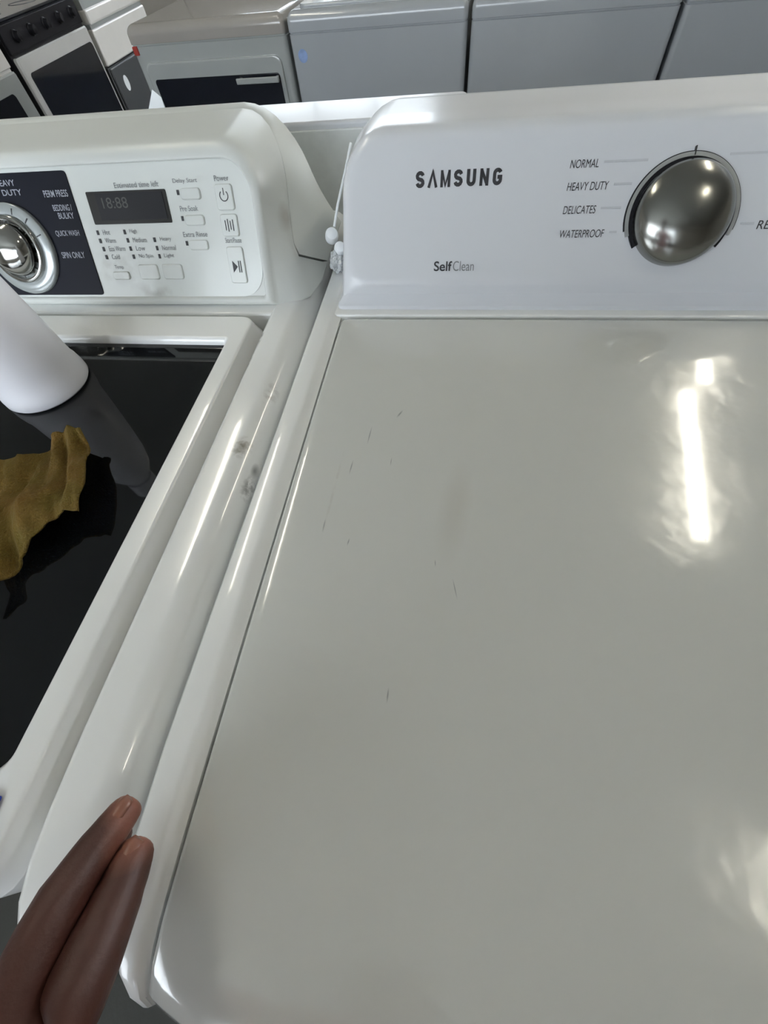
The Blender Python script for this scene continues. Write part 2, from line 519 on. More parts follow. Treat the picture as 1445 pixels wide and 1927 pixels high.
# ------------------------------------------------------------------ right washer
def right_washer():
    t = root('washing_machine', (BX, BY, FLOOR), 'white top-load washer with solid white lid, chrome knob and SAMSUNG lettering', 'washing machine')
    x0, x1, yf, yb = 0.0, 0.64, -0.450, 0.22
    b = bmesh.new()
    cabinet(b, x0 + 0.001, x1 - 0.001, yf, yb, -0.012, 0.03, 0.006)
    link('cabinet', mesh_of(b), m_enamel, t)
    feet(t, x0, x1, yf, yb)
    # raised side rails and rear strip framing the lid
    b = bmesh.new()
    for s in (0, 1):
        loops = []
        for (y, dz, inx) in ((0.215, 0, 0), (0.02, 0, 0), (-0.30, 0, 0), (-0.38, 0, 0.0002), (-0.42, -0.0006, 0.0015), (-0.44, -0.0018, 0.0035),
                             (-0.455, -0.0040, 0.0070), (-0.466, -0.0080, 0.0115), (-0.474, -0.014, 0.0165), (-0.479, -0.022, 0.0210), (-0.480, -0.030, 0.0225)):
            prof = [(0.0 + inx, -0.05), (0.0 + inx, -0.010 + dz), (0.0006 + inx, -0.004 + dz), (0.003 + inx, -0.0008 + dz), (0.007 + inx * 0.8, 0.0 + dz),
                    (0.016 + inx * 0.4, 0.0 + dz), (0.0195 + inx * 0.3, -0.0006 + dz), (0.0225 + inx * 0.2, -0.0028 + dz), (0.0262, -0.0040 + dz), (0.0266 + inx * 0.1, -0.014 + dz), (0.0266 + inx * 0.1, -0.05)]
            L = [Vector((p, y, z)) for p, z in prof]
            if s:
                L = [Vector((x0 + x1 - v.x, v.y, v.z)) for v in L]
            loops.append(L)
        loft(b, loops)
    box(b, x0 + 0.005, x1 - 0.005, 0.0005, 0.215, -0.03, -0.001, 0.002)
    link('top_frame', mesh_of(b), m_enamel, t)
    # the solid lid: flush slab that rolls down at the front
    b = bmesh.new()
    a0, a1 = 0.0285, 0.6115
    prof = [(-0.004, -0.012), (-0.004, -0.004), (-0.005, -0.0018), (-0.008, -0.0008), (-0.02, -0.0004), (-0.10, 0.0004), (-0.22, 0.0008), (-0.34, 0.0004), (-0.42, -0.0006),
            (-0.442, -0.0015), (-0.456, -0.0045), (-0.466, -0.010), (-0.471, -0.018), (-0.472, -0.030), (-0.466, -0.030), (-0.464, -0.013)]
    loops = []
    st = [(a0, -0.0030, 0.004), (a0 + 0.0008, -0.0012, 0.003), (a0 + 0.003, -0.0002, 0.0015), (a0 + 0.008, 0, 0.0), (a0 + 0.018, 0, 0), (a0 + 0.032, 0, 0), (a0 + 0.05, 0, 0), (a0 + 0.08, 0.0001, 0)]
    st = st + [(0.2, 0.0004, 0), (0.32, 0.0006, 0), (0.44, 0.0004, 0)] + [(a0 + a1 - x, dz, c) for (x, dz, c) in reversed(st)]
    for (x, dz, cut) in st:
        L = []
        e_ = min(x - a0, a1 - x)
        back = 0.0140 * max(0.0, 1 - e_ / 0.075) ** 1.8 - 0.018
        for (y, z) in prof:
            yy = y - cut * 0.5 if y > -0.01 else y
            if y < -0.40:
                yy = y + back * min(1.0, (-0.40 - y) / 0.066)
            L.append(Vector((x, yy, z + dz)))
        loops.append(L)
    loft(b, loops)
    link('lid', mesh_of(b), m_lid, t, sharp=60)
    # console
    pl = lambda off: (lambda z: 0.002 + off + z * 0.767)
    vt = lambda y: (lambda z: y)
    b = bmesh.new()
    def crown(L):
        for v in L:
            v.y = v.y + 0.014 * (1 - min(1.0, abs(v.x - 0.32) / 0.30) ** 2) * max(0.0, min(1.0, (v.z - 0.02) / 0.09))
        return L
    L = [arch(0.040, 0.600, 0.025, 0.1045, 0.032, 0.016, 0, 0.116, pl(0.0)),
         arch(0.036, 0.604, 0.021, 0.1085, 0.034, 0.017, 0, 0.116, pl(0.0003)),
         arch(0.0325, 0.6075, 0.017, 0.1106, 0.036, 0.016, 0.0, 0.116, pl(0.0022)),
         arch(0.0300, 0.6100, 0.013, 0.1120, 0.037, 0.010, 0.0, 0.116, pl(0.006)),
         arch(0.0290, 0.6110, 0.008, 0.1125, 0.038, 0.004, 0.001, 0.116, pl(0.009)),
         arch(0.0285, 0.6115, 0.0, 0.1125, 0.038, 0.004, 0.003, 0.116, pl(0.014)),
         arch(0.0270, 0.6130, -0.002, 0.1112, 0.038, 0.004, 0.010, 0.116, lambda z: 0.075 + z * 0.55),
         crown(arch(0.0290, 0.6110, -0.002, 0.1055, 0.038, 0.004, 0.016, 0.116, vt(0.192))),
         crown(arch(0.0310, 0.6090, -0.002, 0.1040, 0.038, 0.004, 0.016, 0.116, vt(0.203))),
         crown(arch(0.0335, 0.6065, -0.002, 0.1022, 0.038, 0.004, 0.016, 0.116, vt(0.207))),
         crown(arch(0.0390, 0.6010, 0.0, 0.0970, 0.036, 0.004, 0.014, 0.116, vt(0.210))),
         crown(arch(0.0450, 0.5950, 0.002, 0.091, 0.034, 0.004, 0.012, 0.116, vt(0.211)))]
    loft(b, L)
    con = link('console', mesh_of(b), m_plastic, t, sharp=50)
    # flared skirt under the console
    b = bmesh.new()
    L = []
    for (z, i, y) in ((-0.003, 0, 0.0095), (0.001, 0.0, 0.0095), (0.0025, 0.0010, 0.0110), (0.0045, 0.0030, 0.0135), (0.009, 0.0060, 0.0165), (0.016, 0.0090, 0.0215), (0.022, 0.011, 0.028)):
        L.append(rrect(0.0215 + i, 0.6185 - i, y, 0.190, 0.006, z, 4))
    loft(b, L)
    link('skirt', mesh_of(b), m_plastic, t, sharp=60)
    # lettering on the tilted face
    O = (0, 0.002, 0); ev = (0, 0.767, 1)
    k_ = 0.1466 / 0.1466
    fr = frame_on(O, ev, 0, 0)
    def stroke(bm, pts, w):
        pts = [Vector((p[0], p[1], 0)) for p in pts]
        L = []
        for i, p in enumerate(pts):
            a = (p - pts[i - 1]).normalized() if i else (pts[1] - p).normalized()
            c = (pts[i + 1] - p).normalized() if i < len(pts) - 1 else a
            na, nc = Vector((-a.y, a.x, 0)), Vector((-c.y, c.x, 0))
            mt = (na + nc).normalized()
            k_ = w / 2 / max(0.45, mt.dot(na))
            q0, q1 = p + mt * k_, p - mt * k_
            L.append([(q0.x, q0.y, 0.0), (q1.x, q1.y, 0.0), (q1.x, q1.y, 0.0004), (q0.x, q0.y, 0.0004)])
        loft(bm, [[fr @ Vector(v) for v in r] for r in L])
    lb = bmesh.new()
    hl, wl, sw, pitch = 0.0122, 0.0078, 0.0027, 0.01105
    def arcp(cx, cy, rx, ry, a0, a1, n=8):
        return [(cx + rx * math.cos(math.radians(a0 + (a1 - a0) * i / n)), cy + ry * math.sin(math.radians(a0 + (a1 - a0) * i / n))) for i in range(n + 1)]
    for i, ch in enumerate('SAMSUNG'):
        x = 0.0965 + i * pitch
        y = 0.1000
        h_ = sw / 2
        xa, xb, xm = x + h_, x + wl - h_, x + wl / 2
        r = (wl - sw) / 2
        if ch == 'S':
            ry = (hl - sw) / 4
            stroke(lb, arcp(xm, y + hl - h_ - ry, r, ry, 10, 270) + arcp(xm, y + h_ + ry, r, ry, 90, -170)[1:], sw)
        elif ch == 'A':
            stroke(lb, [(x + 0.0006, y), (xm, y + hl - 0.001), (x + wl - 0.0006, y)], sw * 0.85)
        elif ch == 'M':
            stroke(lb, [(xa - 0.0006, y), (xa - 0.0006, y + hl)], sw * 0.8)
            stroke(lb, [(xb + 0.0006, y), (xb + 0.0006, y + hl)], sw * 0.8)
            stroke(lb, [(xa - 0.0004, y + hl - 0.001), (xm, y + 0.0012), (xb + 0.0004, y + hl - 0.001)], sw * 0.6)
        elif ch == 'U':
            stroke(lb, [(xa, y + hl)] + arcp(xm, y + h_ + r, r, r, 180, 360) + [(xb, y + hl)], sw)
        elif ch == 'N':
            stroke(lb, [(xa, y), (xa, y + hl)], sw * 0.9)
            stroke(lb, [(xb, y), (xb, y + hl)], sw * 0.9)
            stroke(lb, [(xa, y + hl - 0.0008), (xb, y + 0.0008)], sw * 0.85)
        elif ch == 'G':
            stroke(lb, arcp(xm, y + hl - h_ - r, r, r, 20, 180) + arcp(xm, y + h_ + r, r, r, 180, 360) + [(xb, y + hl * 0.48), (xm, y + hl * 0.48)], sw)
    sam = link('maker_lettering', mesh_of(lb), m_ink, con, smooth=False)
    sam['label'] = 'bold black SAMSUNG lettering'
    word('feature_lettering', 'Self', fr, 0.1165, 0.133, 0.0355, 0.0435, m_ink, con, 0.015)
    word('feature_lettering', 'Clean', fr, 0.134, 0.153, 0.0355, 0.0435, m_inkg, con)
    for (s, u0, u1, v, l1) in (('NORMAL', 0.225, 0.2475, 0.1095, 0.285), ('HEAVY DUTY', 0.225, 0.258, 0.0940, 0.276),
                               ('DELICATES', 0.2245, 0.251, 0.0775, 0.271), ('WATERPROOF', 0.2245, 0.261, 0.0600, 0.271)):
        word('cycle_lettering', s, fr, u0, u1, v, v + 0.0058, m_ink, con, 0.0, 0.15)
        bb = bmesh.new(); panel_box(bb, fr, u1 + 0.004, l1, v + 0.0030, v + 0.0045, 0.0004)
        link('pointer_line', mesh_of(bb), m_inkl, con, smooth=False)
    for (u0, u1, v) in ((0.345, 0.42, 0.114), (0.366, 0.376, 0.067)):
        bb = bmesh.new(); panel_box(bb, fr, u0, u1, v, v + 0.0015, 0.0004)
        link('pointer_line', mesh_of(bb), m_inkl, con, smooth=False)
    word('cycle_lettering', 'REL', fr, 0.3785, 0.392, 0.0635, 0.0695, m_ink, con, 0.0, 0.15)
    # knob with its collar
    ku, kv = 0.3185, 0.074
    kf = frame_on(O, ev, ku, kv)
    kb = bmesh.new()
    lathe(kb, [(0.0365, 0.0), (0.0368, 0.006), (0.0360, 0.0095), (0.0335, 0.0125), (0.029, 0.0160), (0.023, 0.0190), (0.015, 0.0210), (0.007, 0.0218), (0.0, 0.022)], kf, 64)
    kn = link('knob', mesh_of(kb), m_knob, t, sharp=70)
    kn['label'] = 'domed smoked chrome cycle knob'
    kb = bmesh.new()
    arc_ring(kb, kf, 0.0368, 0.0400, -35, 215, 0.0012, 72)
    link('dark_arc', mesh_of(kb), m_black, kn, smooth=False)
    kb = bmesh.new()
    arc_ring(kb, kf, 0.0400, 0.0428, -20, 200, 0.0020, 72)
    link('silver_arc', mesh_of(kb), m_ring, kn, smooth=False)
    kb = bmesh.new()
    arc_ring(kb, kf, 0.0428, 0.0437, -14, 194, 0.0010, 72)
    link('outer_arc', mesh_of(kb), m_black, kn, smooth=False)
    kb = bmesh.new()
    f2 = kf @ Matrix.Translation((0.0, 0.0435, 0))
    panel_box(kb, f2, -0.0004, 0.0004, -0.003, 0.003, 0.0024)
    link('index_mark', mesh_of(kb), m_ink, kn, smooth=False)
    return t


right_washer()


# ------------------------------------------------------------------ left washer
def left_washer():
    t = root('washing_machine', (LX, LY, FLOOR), 'white top-load washer with black glass lid and push-button display panel', 'washing machine')
    x0, x1, yf, yb = -0.646, -0.006, -0.467, 0.225
    mir = lambda x: -0.652 - x
    b = bmesh.new()
    cabinet(b, x0 + 0.001, x1 - 0.001, -0.445, yb, -0.040, 0.035, 0.002)
    link('cabinet', mesh_of(b), m_enamel, t)
    feet(t, x0, x1, -0.445, yb)
    # shoulders on both sides of the lid, rolling down to the sides and to the front
    for s_ in (0, 1):
        b = bmesh.new()
        loops = []
        for (y, dz, ox, ix) in ((0.225, -0.002, 0, 0.001), (0.02, 0, 0, 0), (-0.30, 0, 0, 0), (-0.38, 0, 0, 0), (-0.415, -0.0006, 0.0005, 0.0005), (-0.435, -0.0015, 0.0010, 0.0015),
                                (-0.450, -0.0035, 0.002, 0.0035), (-0.460, -0.0065, 0.004, 0.0065), (-0.468, -0.0105, 0.007, 0.0105), (-0.476, -0.0170, 0.011, 0.0155), (-0.480, -0.0260, 0.015, 0.0195), (-0.481, -0.036, 0.017, 0.021)):
            w = 0.0475 - 0.006
            o_, i_ = -0.006 - ox, -0.0475 + ix
            sh = 0.021 * max(0.25, (o_ - i_) / w)
            prof = [(o_, -0.055), (o_, -0.030 + dz)]
            for k_ in range(1, 8):
                an = math.pi / 2 * k_ / 7
                prof.append((o_ - sh * (1 - math.cos(an)), -0.026 + dz + 0.026 * math.sin(an)))
            prof += [(i_ + 0.004 * max(0.3, (o_ - i_) / w), 0.0 + dz), (i_ + 0.0012, -0.0006 + dz), (i_, -0.0026 + dz), (i_, -0.055)]
            L = [Vector((p, y, z)) for p, z in prof]
            if s_:
                L = [Vector((-0.652 - v.x, v.y, v.z)) for v in L]
            loops.append(L)
        loft(b, loops)
        link('shoulder_rail', mesh_of(b), m_shoulder, t, sharp=50)
    b = bmesh.new()
    box(b, x0 + 0.030, x1 - 0.030, 0.0008, 0.22, -0.05, -0.0005, 0.003)
    link('rear_deck', mesh_of(b), m_enamel, t, sharp=50)
    b = bmesh.new()
    box(b, x0 + 0.035, x1 - 0.035, -0.440, 0.004, -0.05, -0.034)
    link('lid_well', mesh_of(b), m_groove, t, smooth=False)
    # lid frame around the glass
    b = bmesh.new()
    o = (mir(-0.0522), -0.0522, -0.460, -0.004)
    g = (mir(-0.078), -0.078, -0.404, -0.048)
    L = []
    for (i, z) in ((0, -0.030), (0, -0.0125), (0.0004, -0.0120), (0.0006, -0.0116), (0.0062, 0.0030), (0.0066, 0.0037), (0.0074, 0.0043), (0.0090, 0.0046)):
        L.append(rrect(o[0] + i, o[1] - i, o[2] + i, o[3] - i, 0.017 - i * 0.6, z, rr=(0.017 - i * 0.6, 0.017 - i * 0.6, 0.030 - i * 0.6, 0.030 - i * 0.6)))
    for (i, z) in ((0.0045, 0.005), (0.003, 0.0045), (0.0012, 0.002), (0.0, -0.0015), (0.0, -0.015)):
        L.append(rrect(g[0] - i, g[1] + i, g[2] - i, g[3] + i, 0.003 + i * 0.5, z, rr=(0.003 + i * 0.5, 0.003 + i * 0.5, 0.014, 0.014)))
    for q_ in L:
        for v_ in q_:
            d_ = max(0.0, -0.420 - v_.y)
            v_.z -= 9.0 * d_ * d_
    rows = loft(b, L, False, False)
    n = len(rows[0])
    for i in range(n):
        b.faces.new((rows[-1][i], rows[-1][(i + 1) % n], rows[0][(i + 1) % n], rows[0][i]))
    link('lid', mesh_of(b), m_enamel, t, sharp=50)
    b = bmesh.new()
    box(b, g[0] - 0.0005, g[1] + 0.0005, g[2] - 0.0005, g[3] + 0.0005, -0.012, -0.002)
    gl = link('lid_glass', mesh_of(b), m_glass_lid, t, smooth=False)
    gl['label'] = 'glossy black glass window of the lid'
    # console
    k = 0.513
    pl = lambda off: (lambda z: 0.012 + off + z * k)
    vt = lambda y: (lambda z: y)
    xr, xl = -0.044, mir(-0.044)
    def seam(z):
        return min(0.186, 0.052 + (z - 0.03) * 1.55) if z > 0.03 else 0.052 + (0.03 - z) * 1.45
    def ar(i, zb, zt, rt, rb, fl, f, e=0.0):
        return arch(xl + i, xr - i, zb, zt, rt, rb, fl, 0.117, f)
    b = bmesh.new()
    L = [ar(0.0095, 0.0085, 0.1065, 0.026, 0.003, 0, pl(0.0015)),
         ar(0.0090, 0.0080, 0.1070, 0.026, 0.003, 0, pl(-0.0010)),
         ar(0.0075, 0.0065, 0.1090, 0.028, 0.003, 0, pl(-0.0022)),
         ar(0.0030, 0.0030, 0.1130, 0.032, 0.003, 0, pl(-0.0010)),
         ar(0.0008, 0.0010, 0.1155, 0.034, 0.002, 0.0, pl(0.002)),
         ar(0.0004, -0.001, 0.1162, 0.035, 0.002, 0.004, pl(0.0055)),
         ar(-0.0005, -0.002, 0.1168, 0.036, 0.002, 0.018, pl(0.011)),
         ar(-0.0020, -0.002, 0.1165, 0.039, 0.002, 0.030, pl(0.022)),
         ar(-0.0015, -0.002, 0.1148, 0.044, 0.002, 0.036, lambda z: 0.5 * seam(z) + 0.5 * (0.034 + z * k)),
         ar(-0.0005, -0.002, 0.1112, 0.048, 0.002, 0.036, seam)]
    loft(b, L)
    con = link('console', mesh_of(b), m_plastic_l, t, sharp=50)
    b = bmesh.new()
    def crown(L):
        for v in L:
            v.y = v.y + 0.026 * (1 - min(1.0, abs(v.x + 0.326) / 0.30) ** 2) * max(0.0, min(1.0, (v.z - 0.02) / 0.08))
        return L
    L = [ar(0.0065, -0.002, 0.1050, 0.047, 0.002, 0.036, lambda z: seam(z) - 0.002),
         ar(0.0065, -0.002, 0.1050, 0.048, 0.002, 0.036, lambda z: seam(z) + 0.0030),
         ar(0.0005, -0.002, 0.1108, 0.049, 0.002, 0.036, lambda z: seam(z) + 0.0045),
         crown(ar(0.0020, -0.002, 0.1095, 0.052, 0.002, 0.036, lambda z: max(0.192, seam(z) + 0.006))),
         crown(ar(0.0045, -0.002, 0.1080, 0.053, 0.002, 0.034, lambda z: max(0.200, seam(z) + 0.010))),
         crown(ar(0.0080, 0.0, 0.1045, 0.052, 0.002, 0.030, vt(0.206))),
         crown(ar(0.0140, 0.002, 0.098, 0.048, 0.002, 0.026, vt(0.208)))]
    loft(b, L)
    link('console_back_cover', mesh_of(b), m_plastic_l, t, sharp=50)
    O = (0, 0.012, 0); ev = (0, k, 1)
    fr = frame_on(O, ev, 0, 0, -0.0012)
    # face overlay
    b = bmesh.new()
    panel_box(b, fr, mir(-0.0535), -0.0535, 0.0095, 0.1195, 0.0006, 0.024, 6)
    face = link('control_face', mesh_of(b), m_face_l, t, sharp=50)
    fr = frame_on(O, ev, 0, 0, -0.0006)
    b = bmesh.new()
    panel_box(b, fr, -0.420, -0.2375, 0.0115, 0.1165, 0.0010, 0.003, 3)
    pan = link('dial_panel', mesh_of(b), m_navy, t, smooth=False)
    pan['label'] = 'dark navy panel around the dial'
    fp = frame_on(O, ev, 0, 0, 0.0002)
    for (s, u0, u1, v, hh) in (('PERM PRESS', -0.268, -0.2415, 0.0965, 0.0055), ('BEDDING /', -0.2630, -0.2420, 0.0855, 0.0050), ('BULKY', -0.2600, -0.2425, 0.0790, 0.0050),
                               ('QUICK WASH', -0.2700, -0.2430, 0.0640, 0.0055), ('SPIN ONLY', -0.2715, -0.2450, 0.0455, 0.0055),
                               ('HEAVY', -0.318, -0.2960, 0.1065, 0.0048), ('DUTY', -0.314, -0.2920, 0.0990, 0.0048)):
        word('cycle_lettering', s, fp, u0, u1, v, v + hh, m_inkw, pan, 0.01)
    # display
    b = bmesh.new()
    panel_box(b, fr, -0.2225, -0.1385, 0.0735, 0.0995, 0.0008, 0.001, 2)
    dis = link('display_bezel', mesh_of(b), m_screen, t, smooth=False)
    b = bmesh.new()
    panel_box(b, fp, -0.2130, -0.1420, 0.0765, 0.0980, 0.0005, 0.0008, 2)
    link('display_screen', mesh_of(b), m_black, dis, smooth=False)
    word('display_lettering', '18:88', frame_on(O, ev, 0, 0, 0.0006), -0.207, -0.180, 0.086, 0.0945, mat('dim_segments', (0.06, 0.06, 0.055), 0.4), dis)
    # printed words and indicator lights
    F1 = frame_on(O, ev, 0, 0, -0.0005)
    words = [('Delay Start', -0.1290, -0.1045, 0.1025), ('Pre Soak', -0.1275, -0.1090, 0.0820), ('Extra Rinse', -0.1300, -0.1045, 0.0615),
             ('Power', -0.0875, -0.0735, 0.1035), ('Start/Pause', -0.0870, -0.0705, 0.0560),
             ('Hot', -0.2170, -0.2090, 0.0650), ('Warm', -0.2170, -0.2050, 0.0580), ('Eco Warm', -0.2155, -0.1970, 0.0510), ('Cold', -0.2150, -0.2060, 0.0440), ('Temp', -0.2150, -0.2050, 0.0345),
             ('High', -0.1870, -0.1790, 0.0650), ('Medium', -0.1860, -0.1710, 0.0580), ('Low', -0.1850, -0.1750, 0.0510), ('No Spin', -0.1840, -0.1680, 0.0440), ('Spin', -0.1800, -0.1700, 0.0330),
             ('Heavy', -0.1560, -0.1440, 0.0580), ('Normal', -0.1560, -0.1410, 0.0510), ('Light', -0.1560, -0.1450, 0.0440), ('Soil Level', -0.1590, -0.1410, 0.0330),
             ('Estimated time left', -0.1900, -0.1440, 0.1015)]
    for (s, u0, u1, v) in words:
        word('button_lettering', s, F1, u0, u1, v, v + 0.0042, m_inkg, face)
    leds = [(-0.2225, 0.0650), (-0.2225, 0.0580), (-0.2215, 0.0510), (-0.2210, 0.0440), (-0.1925, 0.0650), (-0.1915, 0.0580), (-0.1910, 0.0510), (-0.1900, 0.0440),
            (-0.1620, 0.0580), (-0.1615, 0.0510), (-0.1610, 0.0440), (-0.1260, 0.0945), (-0.1270, 0.0745), (-0.1280, 0.0545)]
    for (u, v) in leds:
        b = bmesh.new(); panel_box(b, F1, u - 0.0010, u + 0.0010, v, v + 0.0038, 0.0008)
        link('indicator_light', mesh_of(b), m_ink, face, smooth=False)
    for (u0, u1, v0, v1) in ((-0.1235, -0.1035, 0.0905, 0.0995), (-0.1245, -0.1045, 0.0705, 0.0790), (-0.1255, -0.1055, 0.0505, 0.0590),
                             (-0.0885, -0.0715, 0.0815, 0.1015), (-0.0880, -0.0710, 0.0610, 0.0790), (-0.0875, -0.0705, 0.0215, 0.0530),
                             (-0.2190, -0.2000, 0.0255, 0.0330), (-0.1880, -0.1660, 0.0255, 0.0390), (-0.1610, -0.1390, 0.0255, 0.0390)):
        b = bmesh.new(); panel_box(b, F1, u0, u1, v0, v1, 0.0016, 0.0025, 4, 0.0008)
        link('push_button', mesh_of(b), m_face_l, face, sharp=25)
    # power and start symbols
    b = bmesh.new()
    fpw = frame_on(O, ev, -0.080, 0.0925, 0.0012)
    arc_ring(b, fpw, 0.0036, 0.0043, -230, 50, 0.0003, 30)
    panel_box(b, fpw, -0.0003, 0.0003, 0.0005, 0.0058, 0.0003)
    link('power_symbol', mesh_of(b), m_ink, face, smooth=False)
    b = bmesh.new()
    fs = frame_on(O, ev, -0.0790, 0.0370, 0.0012)
    L = [[fs @ Vector(p) for p in ((-0.004, -0.006, z), (0.001, -0.001, z), (-0.004, 0.004, z))] for z in (0, 0.0003)]
    loft(b, L)
    for u in (0.002, 0.0040):
        panel_box(b, fs, u, u + 0.0009, -0.006, 0.004, 0.0003)
    link('start_symbol', mesh_of(b), m_ink, face, smooth=False)
    for dx in (-0.003, 0.0, 0.003):
        pass
    b = bmesh.new()
    fl = frame_on(O, ev, -0.0795, 0.0700, 0.0012)
    for (dx, hgt) in ((-0.004, 0.008), (-0.0015, 0.010), (0.001, 0.007), (0.0035, 0.009)):
        panel_box(b, fl, dx, dx + 0.0007, -hgt / 2, hgt / 2, 0.0003)
    link('button_symbol', mesh_of(b), m_ink, face, smooth=False)
    # dial
    kf = frame_on(O, ev, -0.3175, 0.0535, 0.0004)
    b = bmesh.new()
    lathe(b, [(0.0405, 0.0), (0.0405, 0.003), (0.0395, 0.0045), (0.036, 0.0058), (0.031, 0.0062), (0.0300, 0.0050), (0.0, 0.0050)], kf, 64)
    dial = link('dial', mesh_of(b), m_dial, t, sharp=60)
    b = bmesh.new()
    lathe(b, [(0.0300, 0.0045), (0.0300, 0.0085), (0.0285, 0.0100), (0.0262, 0.0095), (0.0262, 0.0050)], kf, 64)
    link('inner_ring', mesh_of(b), m_chrome, dial, sharp=60)
    b = bmesh.new()
    lathe(b, [(0.0235, 0.005), (0.0235, 0.012), (0.0222, 0.0160), (0.0195, 0.0200), (0.015, 0.0230), (0.009, 0.0247), (0.0, 0.0253)], kf, 64)
    kn = link('dial_knob', mesh_of(b), m_chrome, dial, sharp=70)
    b = bmesh.new()
    for a in (20, 45, 70, 95, 120, 145, 170):
        ff = kf @ Matrix.Rotation(math.radians(a - 90), 4, 'Z')
        panel_box(b, ff @ Matrix.Translation((0, 0, 0.0056)), -0.0004, 0.0004, 0.0315, 0.0370, 0.0008)
    link('tick_marks', mesh_of(b), m_ink, dial, smooth=False)
    return t


left_washer()

# blue tape on the lid of the left washer
b = bmesh.new()
rounded_slab(b, -0.094, -0.0690, -0.425, -0.412, 0.0051, 0.0056, 0.001, 0.0003, 2)
thing('tape_strip', b, m_blue, 'small blue tape strip on the front of the glass lid frame', 'tape')

# ------------------------------------------------------------------ white bottle on the glass lid
b = bmesh.new()
bx_, by_ = -0.2365, -0.111
lathe(b, [(0.034, -0.0019), (0.0372, -0.0012), (0.0385, 0.0005), (0.0384, 0.006), (0.0372, 0.0135), (0.0362, 0.0155), (0.0354, 0.024), (0.0346, 0.040), (0.0332, 0.060),
          (0.0312, 0.085), (0.029, 0.105), (0.025, 0.122), (0.019, 0.134), (0.0135, 0.140), (0.013, 0.146)], Matrix.Translation((bx_, by_, 0)), 64)
bt_me = mesh_of(b)
bt = root('bottle', (bx_, by_, -0.002), 'plain white plastic bottle standing on the black glass lid', 'bottle')
link('bottle_body', bt_me, m_bottle, bt, sharp=50)
b = bmesh.new()
lathe(b, [(0.0155, 0.144), (0.016, 0.146), (0.016, 0.164), (0.014, 0.167), (0.0, 0.167)], Matrix.Translation((bx_, by_, 0)), 32)
link('cap', mesh_of(b), m_bottle, bt)


# ------------------------------------------------------------------ mustard rag
def rag():
    c = [Vector((-0.1505, -0.1785, 0)), Vector((-0.1100, -0.2520, 0)), Vector((-0.150, -0.330, 0)), Vector((-0.262, -0.205, 0))]
    n = 60
    bm = bmesh.new()
    rows = []
    for i in range(n + 1):
        row = []
        for j in range(n + 1):
            u, v = i / n, j / n           # u: right corner edge -> away to the left; v: from back to front
            p = (c[0] * (1 - v) + c[1] * v) * (1 - u) + (c[3] * (1 - v) + c[2] * v) * u
            p = p + Vector((0.006 * math.sin(math.pi * v) * (1 - u) ** 2 - 0.012 * math.sin(math.pi * u) * v, 0.010 * math.sin(2.5 * math.pi * u) * (1 - v) - 0.012 * math.sin(math.pi * u) * (1 - v) + 0.012 * math.sin(math.pi * u * 2.2) * v, 0))
            q = Vector((p.x * 30, p.y * 30, 1.3))
            q2 = Vector((p.x * 75 + p.y * 40, p.y * 22, 5.1))
            h = 0.012 + 0.014 * noise.noise(q) + 0.010 * noise.noise(q2) + 0.0025 * noise.noise(q2 * 2.7)
            h += 0.010 * math.exp(-((v - 0.0) / 0.18) ** 2) * math.exp(-(u / 0.2) ** 2)
            row.append(bm.verts.new((p.x, p.y, max(h, 0.0005))))
        rows.append(row)
    for i in range(n):
        for j in range(n):
            bm.faces.new((rows[i][j], rows[i + 1][j], rows[i + 1][j + 1], rows[i][j + 1]))
    o = thing('cloth', bm, m_rag, 'crumpled mustard yellow cleaning cloth on the black glass lid', 'cloth', sharp=180)
    sm = o.modifiers.new('thick', 'SOLIDIFY'); sm.thickness = 0.0018; sm.offset = 1
    return o


rag()


# ------------------------------------------------------------------ back-to-back washer seen through the gap
def rear_washer(x0, x1, label):
    t = root('washing_machine', ((x0 + x1) / 2, 0.54, FLOOR), label, 'washing machine', None)
    b = bmesh.new()
    cabinet(b, x0, x1, 0.285, 0.80, -0.045, 0.02, 0.015, (x0 + 0.03, x1 - 0.03, 0.40, 0.785), 0.012)
    link('cabinet', mesh_of(b), m_enamel, t)
    feet(t, x0, x1, 0.285, 0.80)
    b = bmesh.new()
    rounded_slab(b, x0 + 0.032, x1 - 0.032, 0.402, 0.783, -0.056, -0.044, 0.02, 0.005)
    link('lid', mesh_of(b), m_enamel, t)
    b = bmesh.new()
    rounded_slab(b, x0 + 0.01, x1 - 0.01, 0.281, 0.362, -0.044, 0.070, 0.010, 0.004)
    link('console', mesh_of(b), m_plastic, t)
    b = bmesh.new()
    box(b, x0 + 0.012, x1 - 0.012, 0.277, 0.2815, -0.60, 0.063, 0.001)
    p = link('rear_panel', mesh_of(b), m_steel, t)
    p['label'] = 'dull galvanised rear panel'


rear_washer(-0.50, 0.145, 'white washer standing back to back behind the gap, steel rear panel showing')

# small things in the gap
b = bmesh.new()
tube(b, [(0.0215, 0.160, 0.084), (0.017, 0.142, 0.069), (0.010, 0.115, 0.048), (0.0065, 0.100, 0.034)], 0.0013, 10)
thing('cable', b, m_paper, 'thin white cable running down behind the SAMSUNG console', 'cable')
for (x, y, z, r, lab) in ((0.004, 0.094, 0.028, 0.0068, 'round white plug end at the top of the plastic film in the gap'),
                          (0.0155, 0.076, 0.024, 0.0058, 'small white cap half hidden by the SAMSUNG console')):
    b = bmesh.new()
    f = Matrix.Translation((x, y, z)) @ Matrix.Rotation(0.7, 4, 'X') @ Matrix.Rotation(0.3, 4, 'Y')
    lathe(b, [(r * 0.8, -r), (r, -r * 0.6), (r, r * 0.5), (r * 0.85, r * 0.9), (r * 0.4, r * 1.05), (0, r * 1.05)], f, 20)
    thing('plug', b, m_paper, lab, 'plug', 'white plugs in the gap between the consoles')
b = bmesh.new()
